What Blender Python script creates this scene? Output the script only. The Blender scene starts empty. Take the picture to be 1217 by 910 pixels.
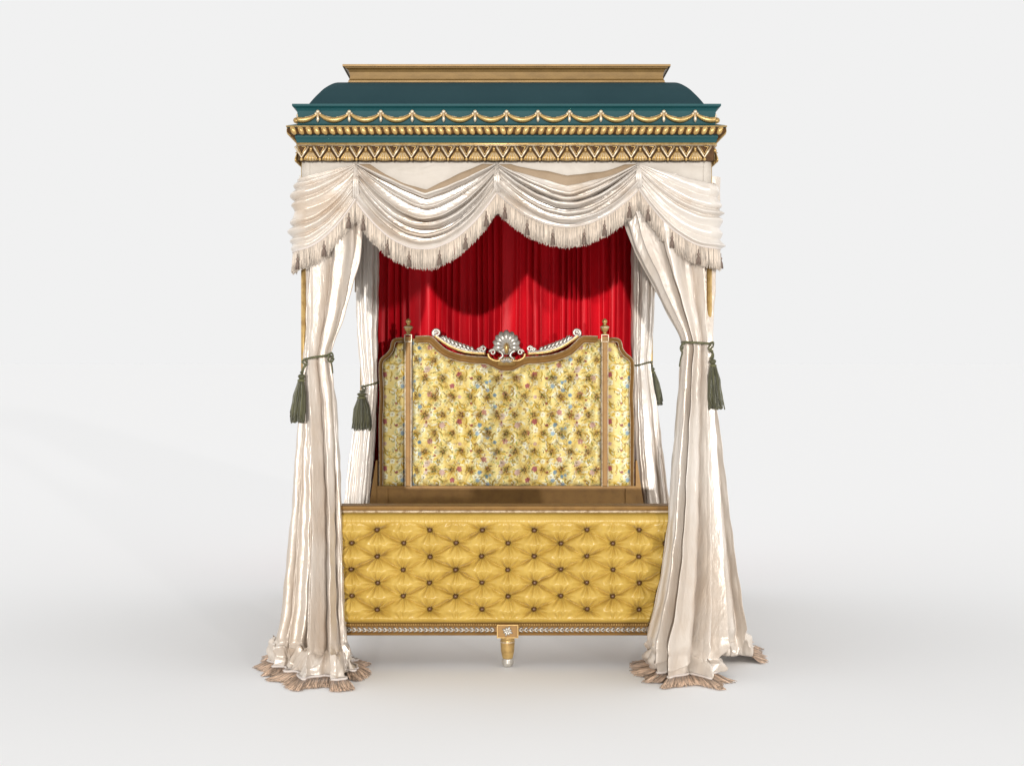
import bpy, math, random
import numpy as np
from mathutils import Vector

random.seed(4)
RS = np.random.RandomState(11)
PI = math.pi
F, CAMD, CAMH, CX, CY = 1491.0, 6.8, 1.647, 602.0, 430.0
scn = bpy.context.scene
COL = scn.collection

def P(px, py, Y):
    D = CAMD + Y
    return np.array([(px - CX) * D / F, Y, CAMH - (py - CY) * D / F])
def X(px, Y): return (px - CX) * (CAMD + Y) / F
def Z(py, Y): return CAMH - (py - CY) * (CAMD + Y) / F
def smooth(t): t = np.clip(t, 0, 1); return t * t * (3 - 2 * t)

# ---------------------------------------------------------------- materials
def mat(name, col, rough=.5, metal=0., spec=.5, sheen=0., bump=None, vary=None, attr=None, aniso=0., sss=0., trans=0., island=0.):
    m = bpy.data.materials.new(name); m.use_nodes = True
    nt = m.node_tree; b = nt.nodes['Principled BSDF']
    b.inputs['Base Color'].default_value = (*col, 1)
    b.inputs['Roughness'].default_value = rough
    b.inputs['Metallic'].default_value = metal
    b.inputs['Specular IOR Level'].default_value = spec
    b.inputs['Sheen Weight'].default_value = sheen
    b.inputs['Sheen Roughness'].default_value = .35
    b.inputs['Anisotropic'].default_value = aniso
    tc = nt.nodes.new('ShaderNodeTexCoord')
    src = None
    if attr:
        a = nt.nodes.new('ShaderNodeAttribute'); a.attribute_name = attr; src = a.outputs['Color']
    if vary:   # (scale vec, colour2, low, high)
        sc, c2, lo, hi = vary
        mp = nt.nodes.new('ShaderNodeMapping'); mp.inputs['Scale'].default_value = sc
        nz = nt.nodes.new('ShaderNodeTexNoise'); nz.inputs['Scale'].default_value = 1; nz.inputs['Detail'].default_value = 5
        nz.inputs['Roughness'].default_value = .6
        mr = nt.nodes.new('ShaderNodeMapRange'); mr.inputs['From Min'].default_value = lo; mr.inputs['From Max'].default_value = hi
        mx = nt.nodes.new('ShaderNodeMix'); mx.data_type = 'RGBA'
        nt.links.new(tc.outputs['Object'], mp.inputs[0]); nt.links.new(mp.outputs[0], nz.inputs['Vector'])
        nt.links.new(nz.outputs['Fac'], mr.inputs['Value']); nt.links.new(mr.outputs[0], mx.inputs['Factor'])
        if src: nt.links.new(src, mx.inputs['A'])
        else: mx.inputs['A'].default_value = (*col, 1)
        mx.inputs['B'].default_value = (*c2, 1)
        src = mx.outputs['Result']
    if island:
        g = nt.nodes.new('ShaderNodeNewGeometry')
        mx = nt.nodes.new('ShaderNodeMix'); mx.data_type = 'RGBA'; mx.blend_type = 'MULTIPLY'
        mr = nt.nodes.new('ShaderNodeMapRange'); mr.inputs['To Min'].default_value = 1 - island; mr.inputs['To Max'].default_value = 1 + island * .4
        cc = nt.nodes.new('ShaderNodeCombineColor')
        nt.links.new(g.outputs['Random Per Island'], mr.inputs['Value'])
        for k in range(3): nt.links.new(mr.outputs[0], cc.inputs[k])
        if src: nt.links.new(src, mx.inputs['A'])
        else: mx.inputs['A'].default_value = (*col, 1)
        nt.links.new(cc.outputs[0], mx.inputs['B']); mx.inputs['Factor'].default_value = 1
        src = mx.outputs['Result']
    if src: nt.links.new(src, b.inputs['Base Color'])
    if bump:
        prev = None
        for (sc, dist, strg, det) in bump:
            mp = nt.nodes.new('ShaderNodeMapping'); mp.inputs['Scale'].default_value = sc
            nz = nt.nodes.new('ShaderNodeTexNoise'); nz.inputs['Scale'].default_value = 1; nz.inputs['Detail'].default_value = det
            nz.inputs['Distortion'].default_value = .4
            bp = nt.nodes.new('ShaderNodeBump'); bp.inputs['Distance'].default_value = dist; bp.inputs['Strength'].default_value = strg
            nt.links.new(tc.outputs['Object'], mp.inputs[0]); nt.links.new(mp.outputs[0], nz.inputs['Vector'])
            nt.links.new(nz.outputs['Fac'], bp.inputs['Height'])
            if prev: nt.links.new(prev.outputs[0], bp.inputs['Normal'])
            prev = bp
        nt.links.new(prev.outputs[0], b.inputs['Normal'])
    if trans:
        tr = nt.nodes.new('ShaderNodeBsdfTranslucent'); tr.inputs['Color'].default_value = (col[0], col[1] * .8, col[2] * .6, 1)
        ms = nt.nodes.new('ShaderNodeMixShader'); ms.inputs[0].default_value = trans
        out = nt.nodes['Material Output']
        nt.links.new(b.outputs[0], ms.inputs[1]); nt.links.new(tr.outputs[0], ms.inputs[2]); nt.links.new(ms.outputs[0], out.inputs[0])
    return m

M_SATIN = mat('champagne satin', (.66, .605, .545), rough=.33, metal=.17, spec=.7, sheen=.1, trans=.04,
              vary=((2.2, 2.2, 1.2), (.55, .455, .365), .42, .66),
              bump=[((13, 13, 4), .018, .6, 4), ((55, 55, 22), .004, .4, 3)])
M_SWAG = mat('champagne satin swag', (.66, .605, .545), rough=.31, metal=.18, spec=.7, sheen=.1, trans=.04,
             vary=((3, 3, 5), (.54, .44, .345), .45, .66),
             bump=[((9, 9, 26), .009, .5, 3), ((40, 40, 60), .002, .4, 2)])
M_BACK = mat('valance backing', (.54, .49, .43), rough=.5, spec=.4, vary=((6, 6, 6), (.48, .43, .37), .4, .6), bump=[((5, 5, 9), .03, .5, 2)])
M_LINING = mat('tan lining', (.34, .25, .165), rough=.6, spec=.3, vary=((4, 4, 4), (.28, .20, .125), .4, .6))
M_RED = mat('red silk', (.66, .006, .016), rough=.48, spec=.25, trans=.04,
            vary=((5, 5, 1.4), (.50, .004, .012), .45, .7), bump=[((30, 30, 5), .006, .5, 3)])
M_FRINGE = mat('fringe thread', (.70, .60, .50), rough=.6, spec=.35, sheen=.2, island=.5)
M_FRINGE_B = mat('brown fringe thread', (.60, .43, .31), rough=.55, spec=.4, sheen=.2, island=.75)
M_DROP = mat('fringe drop thread', (.20, .145, .115), rough=.5, spec=.4, island=.3)
M_PIPE = mat('hem braid', (.58, .52, .48), rough=.5, spec=.4)
M_OLIVE = mat('olive thread', (.085, .082, .032), rough=.6, sheen=.3, island=.6)
M_GOLD = mat('antique gold paint', (.27, .145, .04), rough=.52, metal=.28, spec=.45,
             vary=((14, 14, 14), (.21, .11, .032), .45, .72), bump=[((60, 60, 60), .001, .4, 3)])
M_CROWN = mat('bronze gold paint', (.20, .118, .034), rough=.4, metal=.35, spec=.5, vary=((10, 10, 30), (.155, .09, .025), .4, .7))
M_BGOLD = mat('bright gilding', (.52, .345, .125), rough=.32, metal=.5, spec=.6,
              vary=((25, 25, 25), (.32, .185, .06), .45, .7))
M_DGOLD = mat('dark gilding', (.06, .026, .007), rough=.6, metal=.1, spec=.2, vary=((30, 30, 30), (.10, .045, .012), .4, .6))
M_SILVER = mat('silver leaf', (.50, .47, .42), rough=.32, metal=.5, spec=.6,
               vary=((40, 40, 40), (.28, .24, .20), .5, .72))
M_EDGE = mat('worn silver edge', (.42, .36, .27), rough=.4, metal=.4, vary=((40, 40, 40), (.22, .15, .08), .45, .65))
M_CREAM = mat('pale gilding', (.66, .54, .38), rough=.32, metal=.4, spec=.6, vary=((40, 40, 40), (.36, .24, .12), .45, .65))
M_TEAL = mat('teal paint', (.006, .056, .062), rough=.5, spec=.2, vary=((4, 4, 4), (.009, .064, .072), .3, .7),
             bump=[((50, 50, 50), .0006, .4, 3)])
M_DOME = mat('dark teal paint', (.007, .030, .037), rough=.6, spec=.2, vary=((3, 3, 3), (.010, .036, .043), .3, .7))
M_YSATIN = mat('gold satin', (.53, .355, .075), rough=.33, spec=.45, sheen=.15,
               vary=((5, 5, 8), (.45, .285, .05), .4, .7), bump=[((26, 10, 20), .004, .5, 4)])
M_BUTTON = mat('brown gold button', (.09, .04, .011), rough=.35, metal=.2)
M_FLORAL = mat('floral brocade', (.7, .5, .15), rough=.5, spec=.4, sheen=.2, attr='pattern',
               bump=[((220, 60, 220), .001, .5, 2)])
M_KNOT = mat('covered button', (.30, .19, .06), rough=.5)
M_FLOOR = mat('white studio floor', (.866, .866, .866), rough=1, spec=0)

# ---------------------------------------------------------------- mesh accumulator
class MB:
    def __init__(s): s.v = []; s.f = []; s.n = 0
    def add(s, v, f):
        s.v.extend([tuple(map(float, p)) for p in v]); s.f.extend([tuple(i + s.n for i in q) for q in f]); s.n += len(v)
    def grid(s, A, closed_u=False, closed_v=False, cap=False):
        A = np.asarray(A, float); n, m = A.shape[:2]
        I = np.arange(n * m).reshape(n, m)
        r = n if closed_u else n - 1; c = m if closed_v else m - 1
        a = I; b = np.roll(I, -1, 0); cc = np.roll(b, -1, 1); d = np.roll(I, -1, 1)
        Q = np.stack([a, b, cc, d], -1)[:r, :c].reshape(-1, 4)
        f = [tuple(q) for q in Q.tolist()]
        if cap: f.append(tuple(I[0].tolist())); f.append(tuple(I[-1][::-1].tolist()))
        s.v.extend(map(tuple, A.reshape(-1, 3).tolist())); s.f.extend([tuple(i + s.n for i in q) for q in f]); s.n += n * m
    def box(s, x0, x1, y0, y1, z0, z1):
        v = [(x, y, z) for x in (x0, x1) for y in (y0, y1) for z in (z0, z1)]
        s.add(v, [(0, 1, 3, 2), (4, 6, 7, 5), (0, 4, 5, 1), (2, 3, 7, 6), (0, 2, 6, 4), (1, 5, 7, 3)])
    def lathe(s, c, prof, n=16, axis='z'):
        rings = []
        for r, h in prof:
            t = np.arange(n) * 2 * PI / n
            if axis == 'z': rings.append(np.stack([c[0] + r * np.cos(t), c[1] + r * np.sin(t), np.full(n, c[2] + h)], -1))
            else: rings.append(np.stack([c[0] + r * np.cos(t), np.full(n, c[1] - h), c[2] + r * np.sin(t)], -1))
        s.grid(np.array(rings), closed_v=True, cap=True)
    def tube(s, pts, rad, n=8, squash=1.):
        pts = np.asarray(pts, float); k = len(pts)
        rad = np.full(k, rad) if np.isscalar(rad) else np.asarray(rad)
        T = np.gradient(pts, axis=0); T /= np.linalg.norm(T, axis=1)[:, None] + 1e-9
        up = np.array([0, 1., 0]) if abs(T[:, 1]).max() < .8 else np.array([.3, .2, 1.])
        rings = []
        for p, t, r in zip(pts, T, rad):
            a = np.cross(t, up); a /= np.linalg.norm(a) + 1e-9; b = np.cross(a, t)
            th = np.arange(n) * 2 * PI / n
            rings.append(p + r * (np.cos(th)[:, None] * a + squash * np.sin(th)[:, None] * b))
        s.grid(np.array(rings), closed_v=True, cap=True)
    def ell(s, c, r, R=None, n=8, m=6):
        t = np.linspace(.15, PI - .15, m); u = np.arange(n) * 2 * PI / n
        A = np.stack([np.outer(np.sin(t), np.cos(u)) * r[0], np.outer(np.sin(t), np.sin(u)) * r[1], np.outer(np.cos(t), np.ones(n)) * r[2]], -1)
        if R is not None: A = A @ np.asarray(R).T
        s.grid(A + np.asarray(c), closed_v=True, cap=True)
    def build(s, name, m, parent=None, smoothf=True, solid=0.):
        me = bpy.data.meshes.new(name); me.from_pydata(s.v, [], s.f); me.update()
        if smoothf: me.polygons.foreach_set('use_smooth', [True] * len(me.polygons))
        me.materials.append(m)
        o = bpy.data.objects.new(name, me); COL.objects.link(o)
        if parent:
            o.parent = parent; bpy.context.view_layer.update()
            o.matrix_parent_inverse = parent.matrix_world.inverted()
        if solid:
            md = o.modifiers.new('thickness', 'SOLIDIFY'); md.thickness = solid; md.offset = 0
        return o

def dup(first, loc, rz=0, s=1):
    o = first.copy(); COL.objects.link(o); o.parent = first.parent; o.matrix_parent_inverse = first.matrix_parent_inverse
    o.location = loc; o.rotation_euler = (0, 0, rz)
    if s != 1: o.scale = (s, 1, 1)
    return o
class Rep:
    """a repeated small part: built once round its own origin, then copied"""
    def __init__(s, name, m, parent): s.name, s.m, s.par, s.o = name, m, parent, None
    def put(s, mb, loc, rz=0):
        if s.o is None: s.o = mb().build(s.name, s.m, s.par); s.o.location = loc; s.o.rotation_euler = (0, 0, rz)
        else: dup(s.o, loc, rz)
def sharp(o, deg=35):
    me = o.data
    me.set_sharp_from_angle(angle=math.radians(deg)); return o

def thing(name, label, cat, loc, group=None):
    o = bpy.data.objects.new(name, None); COL.objects.link(o); o.location = loc; o.empty_display_size = .1
    o['label'] = label; o['category'] = cat
    if group: o['group'] = group
    bpy.context.view_layer.update()
    return o

def sweep_xz(mb, path, prof, Y, closed=False):
    """moulding: path in x,z; prof = (offset along the in-plane normal, height towards -Y)"""
    p = np.asarray(path, float); T = np.gradient(p, axis=0)
    if closed: T = (np.roll(p, -1, 0) - np.roll(p, 1, 0))
    T /= np.linalg.norm(T, axis=1)[:, None] + 1e-9
    N = np.stack([-T[:, 1], T[:, 0]], -1)
    A = np.array([[(q[0] + n_[0] * a, Y - b, q[1] + n_[1] * a) for a, b in prof] for q, n_ in zip(p, N)])
    mb.grid(A, closed_u=closed)

def resample(p, n):
    p = np.asarray(p, float); d = np.r_[0, np.cumsum(np.linalg.norm(np.diff(p, axis=0), axis=1))]
    t = np.linspace(0, d[-1], n)
    return np.stack([np.interp(t, d, p[:, k]) for k in range(p.shape[1])], -1)
def spline(p, n):
    """Catmull-Rom through points"""
    p = np.asarray(p, float); q = np.vstack([2 * p[0] - p[1], p, 2 * p[-1] - p[-2]]); out = []
    for i in range(1, len(q) - 2):
        for t in np.linspace(0, 1, 14, endpoint=False):
            a, b, c, d = q[i - 1], q[i], q[i + 1], q[i + 2]
            out.append(.5 * ((2 * b) + (c - a) * t + (2 * a - 5 * b + 4 * c - d) * t * t + (3 * b - a - 3 * c + d) * t ** 3))
    out.append(p[-1]); return resample(out, n)

# ================================================================ THE BED
bed = thing('canopy_bed', 'grand gilded four-poster bed frame with teal canopy, floral headboard and buttoned yellow satin footboard', 'bed', (0, 1.1, 0))

# ---- canopy cornice: profile swept round the rectangle
WX, YC, HD = 1.157, 1.10, 1.30
def tierpt(hp, py):
    w = hp * (CAMD - (HD - YC) + WX) / (F + hp); i = WX - w
    Y = YC - HD + i
    return i, Z(py, Y)
def rect_loft(mb, prof):
    rings = []
    for i, z in prof:
        rings.append([(-WX + i, YC - HD + i, z), (WX - i, YC - HD + i, z), (WX - i, YC + HD - i, z), (-WX + i, YC + HD - i, z)])
    mb.grid(np.array(rings), closed_v=True, cap=True)
def prof_px(l): return [tierpt(h, y) for h, y in l]

mb = MB()
rect_loft(mb, prof_px([(253, 124.5), (255, 123.5), (255, 126), (250.5, 129), (249, 132), (248, 138), (248, 147.5), (260, 149), (261.5, 150), (261.5, 151.5), (254, 152)]))
cornice = mb.build('canopy', M_TEAL, bed, False)
mb = MB(); rect_loft(mb, prof_px([(259, 151), (258.5, 153), (252, 160), (251.5, 161), (251.5, 163.5), (250.5, 165), (249, 170), (247, 171)]))
mb.build('lower_cornice', M_TEAL, cornice, False)
# dome
pr = []
i0, z0 = tierpt(235, 124); i1, z1 = tierpt(190, 98.5)
for q in spline([(0, 0), (.11, .2), (.24, .41), (.43, .68), (.70, .92), (1, 1)], 24):
    pr.append((i0 + (i1 - i0) * q[0], z0 + (z1 - z0) * q[1]))
mb = MB(); rect_loft(mb, pr[::-1]); sharp(mb.build('dome', M_DOME, cornice), 40)
# gold crown moulding on top
mb = MB()
rect_loft(mb, prof_px([(195, 76.5), (195, 79), (192, 79.5), (191.5, 81), (188.5, 83), (187, 86), (186, 90), (186.3, 94), (188, 96), (188, 97.5), (189, 98), (189, 101), (186, 101.5)]))
mb.build('crown_moulding', M_CROWN, cornice, False)
# frieze backing band
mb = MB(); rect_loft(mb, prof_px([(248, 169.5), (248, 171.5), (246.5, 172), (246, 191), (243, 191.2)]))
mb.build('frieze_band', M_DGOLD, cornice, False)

# ---- ornaments along front and both sides. local frame: s along, o outward, z
def frames(hp, py):
    i, z = tierpt(hp, py)
    W = WX - i; Yf = YC - HD + i; Yb = YC + HD - i
    fr = lambda s, o, zz: np.array([s, Yf - o, zz])
    lf = lambda s, o, zz: np.array([-W - o, YC + s, zz])
    rt = lambda s, o, zz: np.array([W + o, YC + s, zz])
    return [(fr, W, np.array([[1, 0, 0], [0, -1, 0], [0, 0, 1]]).T), (lf, (Yb - Yf) / 2, np.array([[0, 1, 0], [-1, 0, 0], [0, 0, 1]]).T),
            (rt, (Yb - Yf) / 2, np.array([[0, 1, 0], [1, 0, 0], [0, 0, 1]]).T)]

# rope moulding
mr = MB(); mdk = MB()
for k, (fn, half, R) in enumerate(frames(258, 154.5)):
    z = Z(154.6, -.195)
    n = int(2 * half / .0405)
    for j in range(n):
        s = -half + (j + .5) * 2 * half / n
        sg = 1 if s > 0 else -1
        a = .5 * sg
        rot = np.array([[math.cos(a), 0, math.sin(a)], [0, 1, 0], [-math.sin(a), 0, math.cos(a)]])
        mr.ell(fn(s, .004, z), (.0175, .016, .027), R @ rot, 9, 7)
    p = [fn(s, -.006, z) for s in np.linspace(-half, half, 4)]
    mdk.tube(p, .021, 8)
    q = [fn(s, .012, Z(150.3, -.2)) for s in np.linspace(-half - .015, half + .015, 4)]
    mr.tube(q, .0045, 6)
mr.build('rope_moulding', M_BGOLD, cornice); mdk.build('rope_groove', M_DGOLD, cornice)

# festoons
RZ = (0, -PI / 2, PI / 2)
loc_ = lambda x, o, z: np.array([x, -o, z])
spf = 37.25 * (CAMD - .14) / F
zf_ = lambda py: Z(py, -.145) - Z(140, -.145)
def fest_pts(t0=0, t1=1):
    pts, rad = [], []
    for t in np.linspace(t0, t1, 15):
        pts.append(loc_((t - .5) * spf, .010, zf_(135.2 + 8.2 * (1 - abs(2 * t - 1) ** 2.1)))); rad.append(.005 + .0105 * math.sin(PI * t))
    return pts, rad
def mk_fest(t0=0, t1=1):
    mb = MB(); p, r = fest_pts(t0, t1); mb.tube(p, r, 8)
    return mb
def mk_pend():
    ms = MB()
    ms.ell(loc_(0, .014, zf_(134)), (.0115, .010, .011)); ms.ell(loc_(-.012, .012, zf_(136.2)), (.007, .007, .008)); ms.ell(loc_(.012, .012, zf_(136.2)), (.007, .007, .008))
    ms.tube([loc_(0, .012, zf_(136)), loc_(0, .013, zf_(140)), loc_(0, .013, zf_(143.5)), loc_(0, .012, zf_(146.3))], [.005, .0075, .009, .003], 7)
    for sg in (-1, 1):
        p, r = fest_pts(0, .42)
        ms.tube([q * np.array([sg, 1, 1]) + np.array([sg * spf / 2, 0, b * .95]) for q, b in zip(p, r)], .0026, 5)
    return ms
RF = Rep('festoon', M_BGOLD, cornice); RP = Rep('festoon_pendant', M_CREAM, cornice)
for k, (fn, half, R) in enumerate(frames(248, 140)):
    n = 13 if k == 0 else 15
    zc_ = Z(140, -.145)
    for j in range(n + 1):
        s0 = (j - (n - 1) / 2 - .5) * spf
        if abs(s0) + spf / 2 > half + .01:
            cut = (half - (abs(s0) - spf / 2)) / spf
            if cut < .15: continue
            sgn = (1 if s0 > 0 else -1) * (1 if k != 1 else -1)
            mk = mk_fest(0, min(cut, 1)) if sgn > 0 else mk_fest(1 - min(cut, 1), 1)
            o = mk.build('festoon', M_BGOLD, cornice); o.location = fn(s0, 0, zc_); o.rotation_euler = (0, 0, RZ[k])
        else: RF.put(mk_fest, fn(s0, 0, zc_), RZ[k])
        if j < n: RP.put(mk_pend, fn(s0 + spf / 2, 0, zc_), RZ[k])

# tassel frieze
sp = 21.7 * (CAMD - .142) / F
zq = lambda py: Z(py, -.142) - Z(180, -.142)
def mk_tas():
    mt = MB()
    mt.ell(loc_(0, .012, zq(177.8)), (.0085, .010, .012))
    mt.tube([loc_(-.009, .014, zq(180.6)), loc_(0, .024, zq(180.4)), loc_(.009, .014, zq(180.6))], .0035, 6)
    for q in range(9):
        t = (q - 4) / 4.
        mt.tube([loc_(t * .006, .014, zq(180)), loc_(t * .017, .018, zq(184)), loc_(t * .029, .021, zq(188)), loc_(t * .035, .021, zq(192 - .8 * t * t))], [.0025, .0036, .0042, .0042], 6)
    return mt
def mk_strip():
    mt = MB()
    for t in (-.625, -.125, .375, .875):
        mt.tube([loc_(t * .006, .016, zq(181)), loc_(t * .017, .022, zq(184.5)), loc_(t * .026, .025, zq(188)), loc_(t * .030, .0245, zq(191.6 - .8 * t * t))], [.0012, .002, .0022, .002], 5)
    return mt
def mk_vee():
    mc = MB(); 
    mc.tube([loc_(-.035, .014, zq(175.0)), loc_(-.018, .017, zq(181)), loc_(0, .020, zq(188)), loc_(.018, .017, zq(181)), loc_(.035, .014, zq(175.0))], .0062, 6)
    return mc
def mk_tri():
    mc = MB()
    mc.tube([loc_(-.022, .012, zq(175.2)), loc_(-.010, .014, zq(180)), loc_(0, .016, zq(184.5)), loc_(.010, .014, zq(180)), loc_(.022, .012, zq(175.2)), loc_(0, .013, zq(175.0))], .0032, 6)
    return mc
def mk_bead():
    m_ = MB(); m_.ell(loc_(0, .020, zq(190.2)), (.0085, .009, .0085)); return m_
RT = Rep('carved_tassel', M_BGOLD, cornice); RC = Rep('tassel_gilding', M_CREAM, cornice); RV = Rep('zigzag_braid', M_CREAM, cornice)
RI = Rep('inner_braid', M_BGOLD, cornice); RB = Rep('frieze_bead', M_BGOLD, cornice)
mg = MB(); mc = MB()
for k, (fn, half, R) in enumerate(frames(246.5, 180)):
    zc_ = Z(180, -.142); z = lambda py: Z(py, -.142)
    mg.tube([fn(s, .006, z(171.6)) for s in np.linspace(-half - .006, half + .006, 3)], .009, 6)
    mc.tube([fn(s, .014, z(173.4)) for s in np.linspace(-half - .006, half + .006, 3)], .0028, 5)
    s = X(370, -.142) - sp if k == 0 else -half + .04
    while s < half + .02:
        if abs(s) < half - .015:
            RT.put(mk_tas, fn(s, 0, zc_), RZ[k]); RC.put(mk_strip, fn(s, 0, zc_), RZ[k])
        if abs(s + sp / 2) < half - .012:
            RV.put(mk_vee, fn(s + sp / 2, 0, zc_), RZ[k]); RI.put(mk_tri, fn(s + sp / 2, 0, zc_), RZ[k]); RB.put(mk_bead, fn(s + sp / 2, 0, zc_), RZ[k])
        s += sp
mg.build('frieze_roll', M_BGOLD, cornice); mc.build('frieze_fillet', M_CREAM, cornice)

# canopy ceiling lining
mb = MB(); mb.box(-1.09, 1.09, -.1, 2.395, 2.735, 2.75); mb.build('canopy_lining', M_LINING, cornice, False)

# ---- posts
PX, PYF, PYB = 1.088, -.07, 2.28
for sx in (-1, 1):
    for y, PX in ((PYF, 1.088), (PYB, 1.045)):
        mb = MB()
        mb.lathe((sx * PX, y, 0), [(.03, 0), (.034, .02), (.034, .08), (.024, .10), (.019, .14), (.017, .2), (.0145, .5), (.0145, 1.5), (.0145, 2.75)], 14)
        o = mb.build('bed_post', M_BGOLD, bed)

# ---- footboard
FX = .975
zt, zb = Z(599.5, 0), Z(752, 0)
mb = MB()
def hbar(mb, x0, x1, prof):   # prof list of (y, z) closed, extruded in x
    A = np.array([[(x, y, z) for y, z in prof] for x in (x0, x1)])
    mb.grid(A, closed_v=True, cap=True)
hbar(mb, -FX, FX, [(-.035, Z(607.5, 0)), (-.035, Z(606, 0)), (-.052, Z(604.5, 0)), (-.058, Z(602, 0)), (-.055, Z(600.2, 0)), (-.045, zt), (.06, zt), (.07, zt - .02), (.06, zt - .04)])
hbar(mb, -FX, FX, [(-.02, Z(738.5, 0)), (-.05, Z(739, 0)), (-.056, Z(740.5, 0)), (-.05, Z(742, 0)), (-.036, Z(743, 0)), (-.036, Z(749, 0)), (-.05, Z(749.7, 0)), (-.056, Z(751, 0)), (-.05, Z(752.3, 0)), (.05, zb - .003), (.05, Z(738, 0))])
mb.box(-FX, FX, .03, .055, zb + .01, zt - .01)
mb.box(-FX - .03, -FX + .001, -.04, .05, zb + .004, zt - .004); mb.box(FX - .001, FX + .03, -.04, .05, zb + .004, zt - .004)
foot = mb.build('footboard', M_GOLD, bed, False)
# rope trim under the rail
mb = MB(); n = 300
for j in range(n):
    s = -FX + (j + .5) * 2 * FX / n; a = .6
    rot = np.array([[math.cos(a), 0, math.sin(a)], [0, 1, 0], [-math.sin(a), 0, math.cos(a)]])
    mb.ell((s, -.049, Z(606.4, 0)), (.0036, .007, .0092), rot, 6, 5)
mb.build('rope_trim', M_CREAM, foot)

# tufted satin panel
def tuft(xs, zs, btn, dx, dz, depth, pinch, crease, cw, seed=1):
    """height field for diamond tufting with buttons at lattice btn(x,z)->nearest offsets"""
    Xg, Zg = np.meshgrid(xs, zs, indexing='ij')
    return Xg, Zg
def tuft_height(Xg, Zg, x0, z0, dx, dz, depth, rb, crease, cw, ripple, rng):
    # lattice: rows every dz, alternate rows shifted dx/2
    r = (Zg - z0) / dz
    best = np.full(Xg.shape, 9.); ang = np.zeros(Xg.shape); idx = np.zeros(Xg.shape)
    for dr in (-1, 0, 1, 2):
        row = np.floor(r) + dr
        off = (np.mod(row, 2)) * dx / 2
        c = np.round((Xg - x0 - off) / dx)
        bx = x0 + off + c * dx; bz = z0 + row * dz
        for cc in (0,):
            ddx = Xg - bx; ddz = Zg - bz
            d = np.hypot(ddx, ddz); m = d < best
            best = np.where(m, d, best); ang = np.where(m, np.arctan2(ddz, ddx), ang); idx = np.where(m, bx * 37.7 + bz * 91.3, idx)
    u = (Xg - x0) / dx + (Zg - z0) / (2 * dz); v = (Xg - x0) / dx - (Zg - z0) / (2 * dz)
    pillow = np.abs(np.sin(PI * u) * np.sin(PI * v)) ** .62
    h = depth * (.42 * (1 - np.exp(-(best / rb) ** 1.2)) + .58 * pillow)
    sl = 1 / math.hypot(1 / dx, 1 / (2 * dz))
    wob = .0025 * np.sin(Xg * 61 + Zg * 43) + .002 * np.sin(Xg * 33 - Zg * 87 + 2)
    for w in (u, v):
        dd = np.abs(w - np.round(w)) * sl
        side = (w - np.round(w)) * sl + wob
        strength = .65 + .35 * np.sin(np.round(w) * 5.1 + idx)
        h = h - crease * strength * np.exp(-(np.abs(side) / cw) ** 1.1) * (.55 + .45 * np.exp(-best / (rb * 1.5)))
    rip = np.cos(ang * 8 + np.sin(idx) * 3) * .6 + np.cos(ang * 13 + np.cos(idx * 1.7) * 5 + best * 30) * .6 - .5 * np.abs(np.sin(ang * 5.5 + idx))
    h = h + ripple * rip * np.exp(-((best - rb * .5) / (rb * .8)) ** 2)
    return h
nx, nz = 640, 215
xs = np.linspace(-FX + .004, FX - .004, nx); zz = np.linspace(Z(740, 0), Z(607, 0), nz)
Xg, Zg = np.meshgrid(xs, zz, indexing='ij')
x0, z0, dx, dz = X(604, 0), Z(675.6, 0), 61.9 / F * CAMD, 15.6 / F * CAMD
h = tuft_height(Xg, Zg, x0, z0, dx, dz, .072, .050, .026, .0048, .0105, RS)
rowy = (Zg - z0) / dz
inside = smooth((3.75 - np.abs(rowy)) / .7)       # lattice only has seven rows; plain borders above and below
plain = .050 + .0012 * np.sin(Xg * 210 + 2 * np.sin(Xg * 31)) * smooth((np.abs(rowy) - 3) / 1) 
h = h * inside + plain * (1 - inside)
edge = np.minimum(Zg - zz[0], zz[-1] - Zg)
h = h * smooth(edge / .045) ** .5 - .004 * (1 - smooth(edge / .02))
A = np.stack([Xg, -.022 - h * 1.0, Zg], -1)
mb = MB(); mb.grid(A); ups = mb.build('upholstery', M_YSATIN, foot)
ups['label'] = 'shiny yellow satin with deep diamond buttoning'
mbtn = MB(); mbtn.lathe((0, 0, 0), [(.004, -.004), (.0145, 0), (.0135, .005), (.009, .009), (.003, .0105)], 14, axis='y')
first = None
for r in range(-3, 4):
    py = 675.6 - r * 15.6
    cs = range(-2, 4) if r % 2 else range(-3, 4)
    for c in cs:
        bx = x0 + (dx * (c - .5) if r % 2 else dx * c)
        if first is None:
            o = mbtn.build('button', M_BUTTON, foot); first = o
        else:
            o = first.copy(); COL.objects.link(o); o.parent = foot; o.matrix_parent_inverse = first.matrix_parent_inverse
        o.location = (bx + RS.uniform(-.003, .003), -.027, z0 + r * dz + RS.uniform(-.003, .003))
# leaf garland on the bottom moulding
zc = Z(746, 0)
for sx in (-1, 1):
    s = .075; mb = MB()
    while s < FX - .01:
        for up in (-1, 1):
            a = up * .5
            rot = np.array([[math.cos(a), 0, -math.sin(a)], [0, 1, 0], [math.sin(a), 0, math.cos(a)]])
            if sx < 0: rot = np.diag([-1, 1, 1]) @ rot
            mb.ell((sx * s, -.041, zc + up * .006), (.0165, .007, .0052), rot, 7, 5)
        mb.ell((sx * (s + .012), -.044, zc), (.006, .006, .005), None, 6, 5)
        s += .0275
    mb.build('leaf_garland', M_SILVER, foot)
# thin braid above the garland
mb = MB()
for j in range(150):
    mb.ell((-FX + (j + .5) * 2 * FX / 150, -.053, Z(739.4, 0)), (.0065, .005, .004), None, 6, 4)
mb.build('bead_trim', M_BGOLD, foot)
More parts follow.
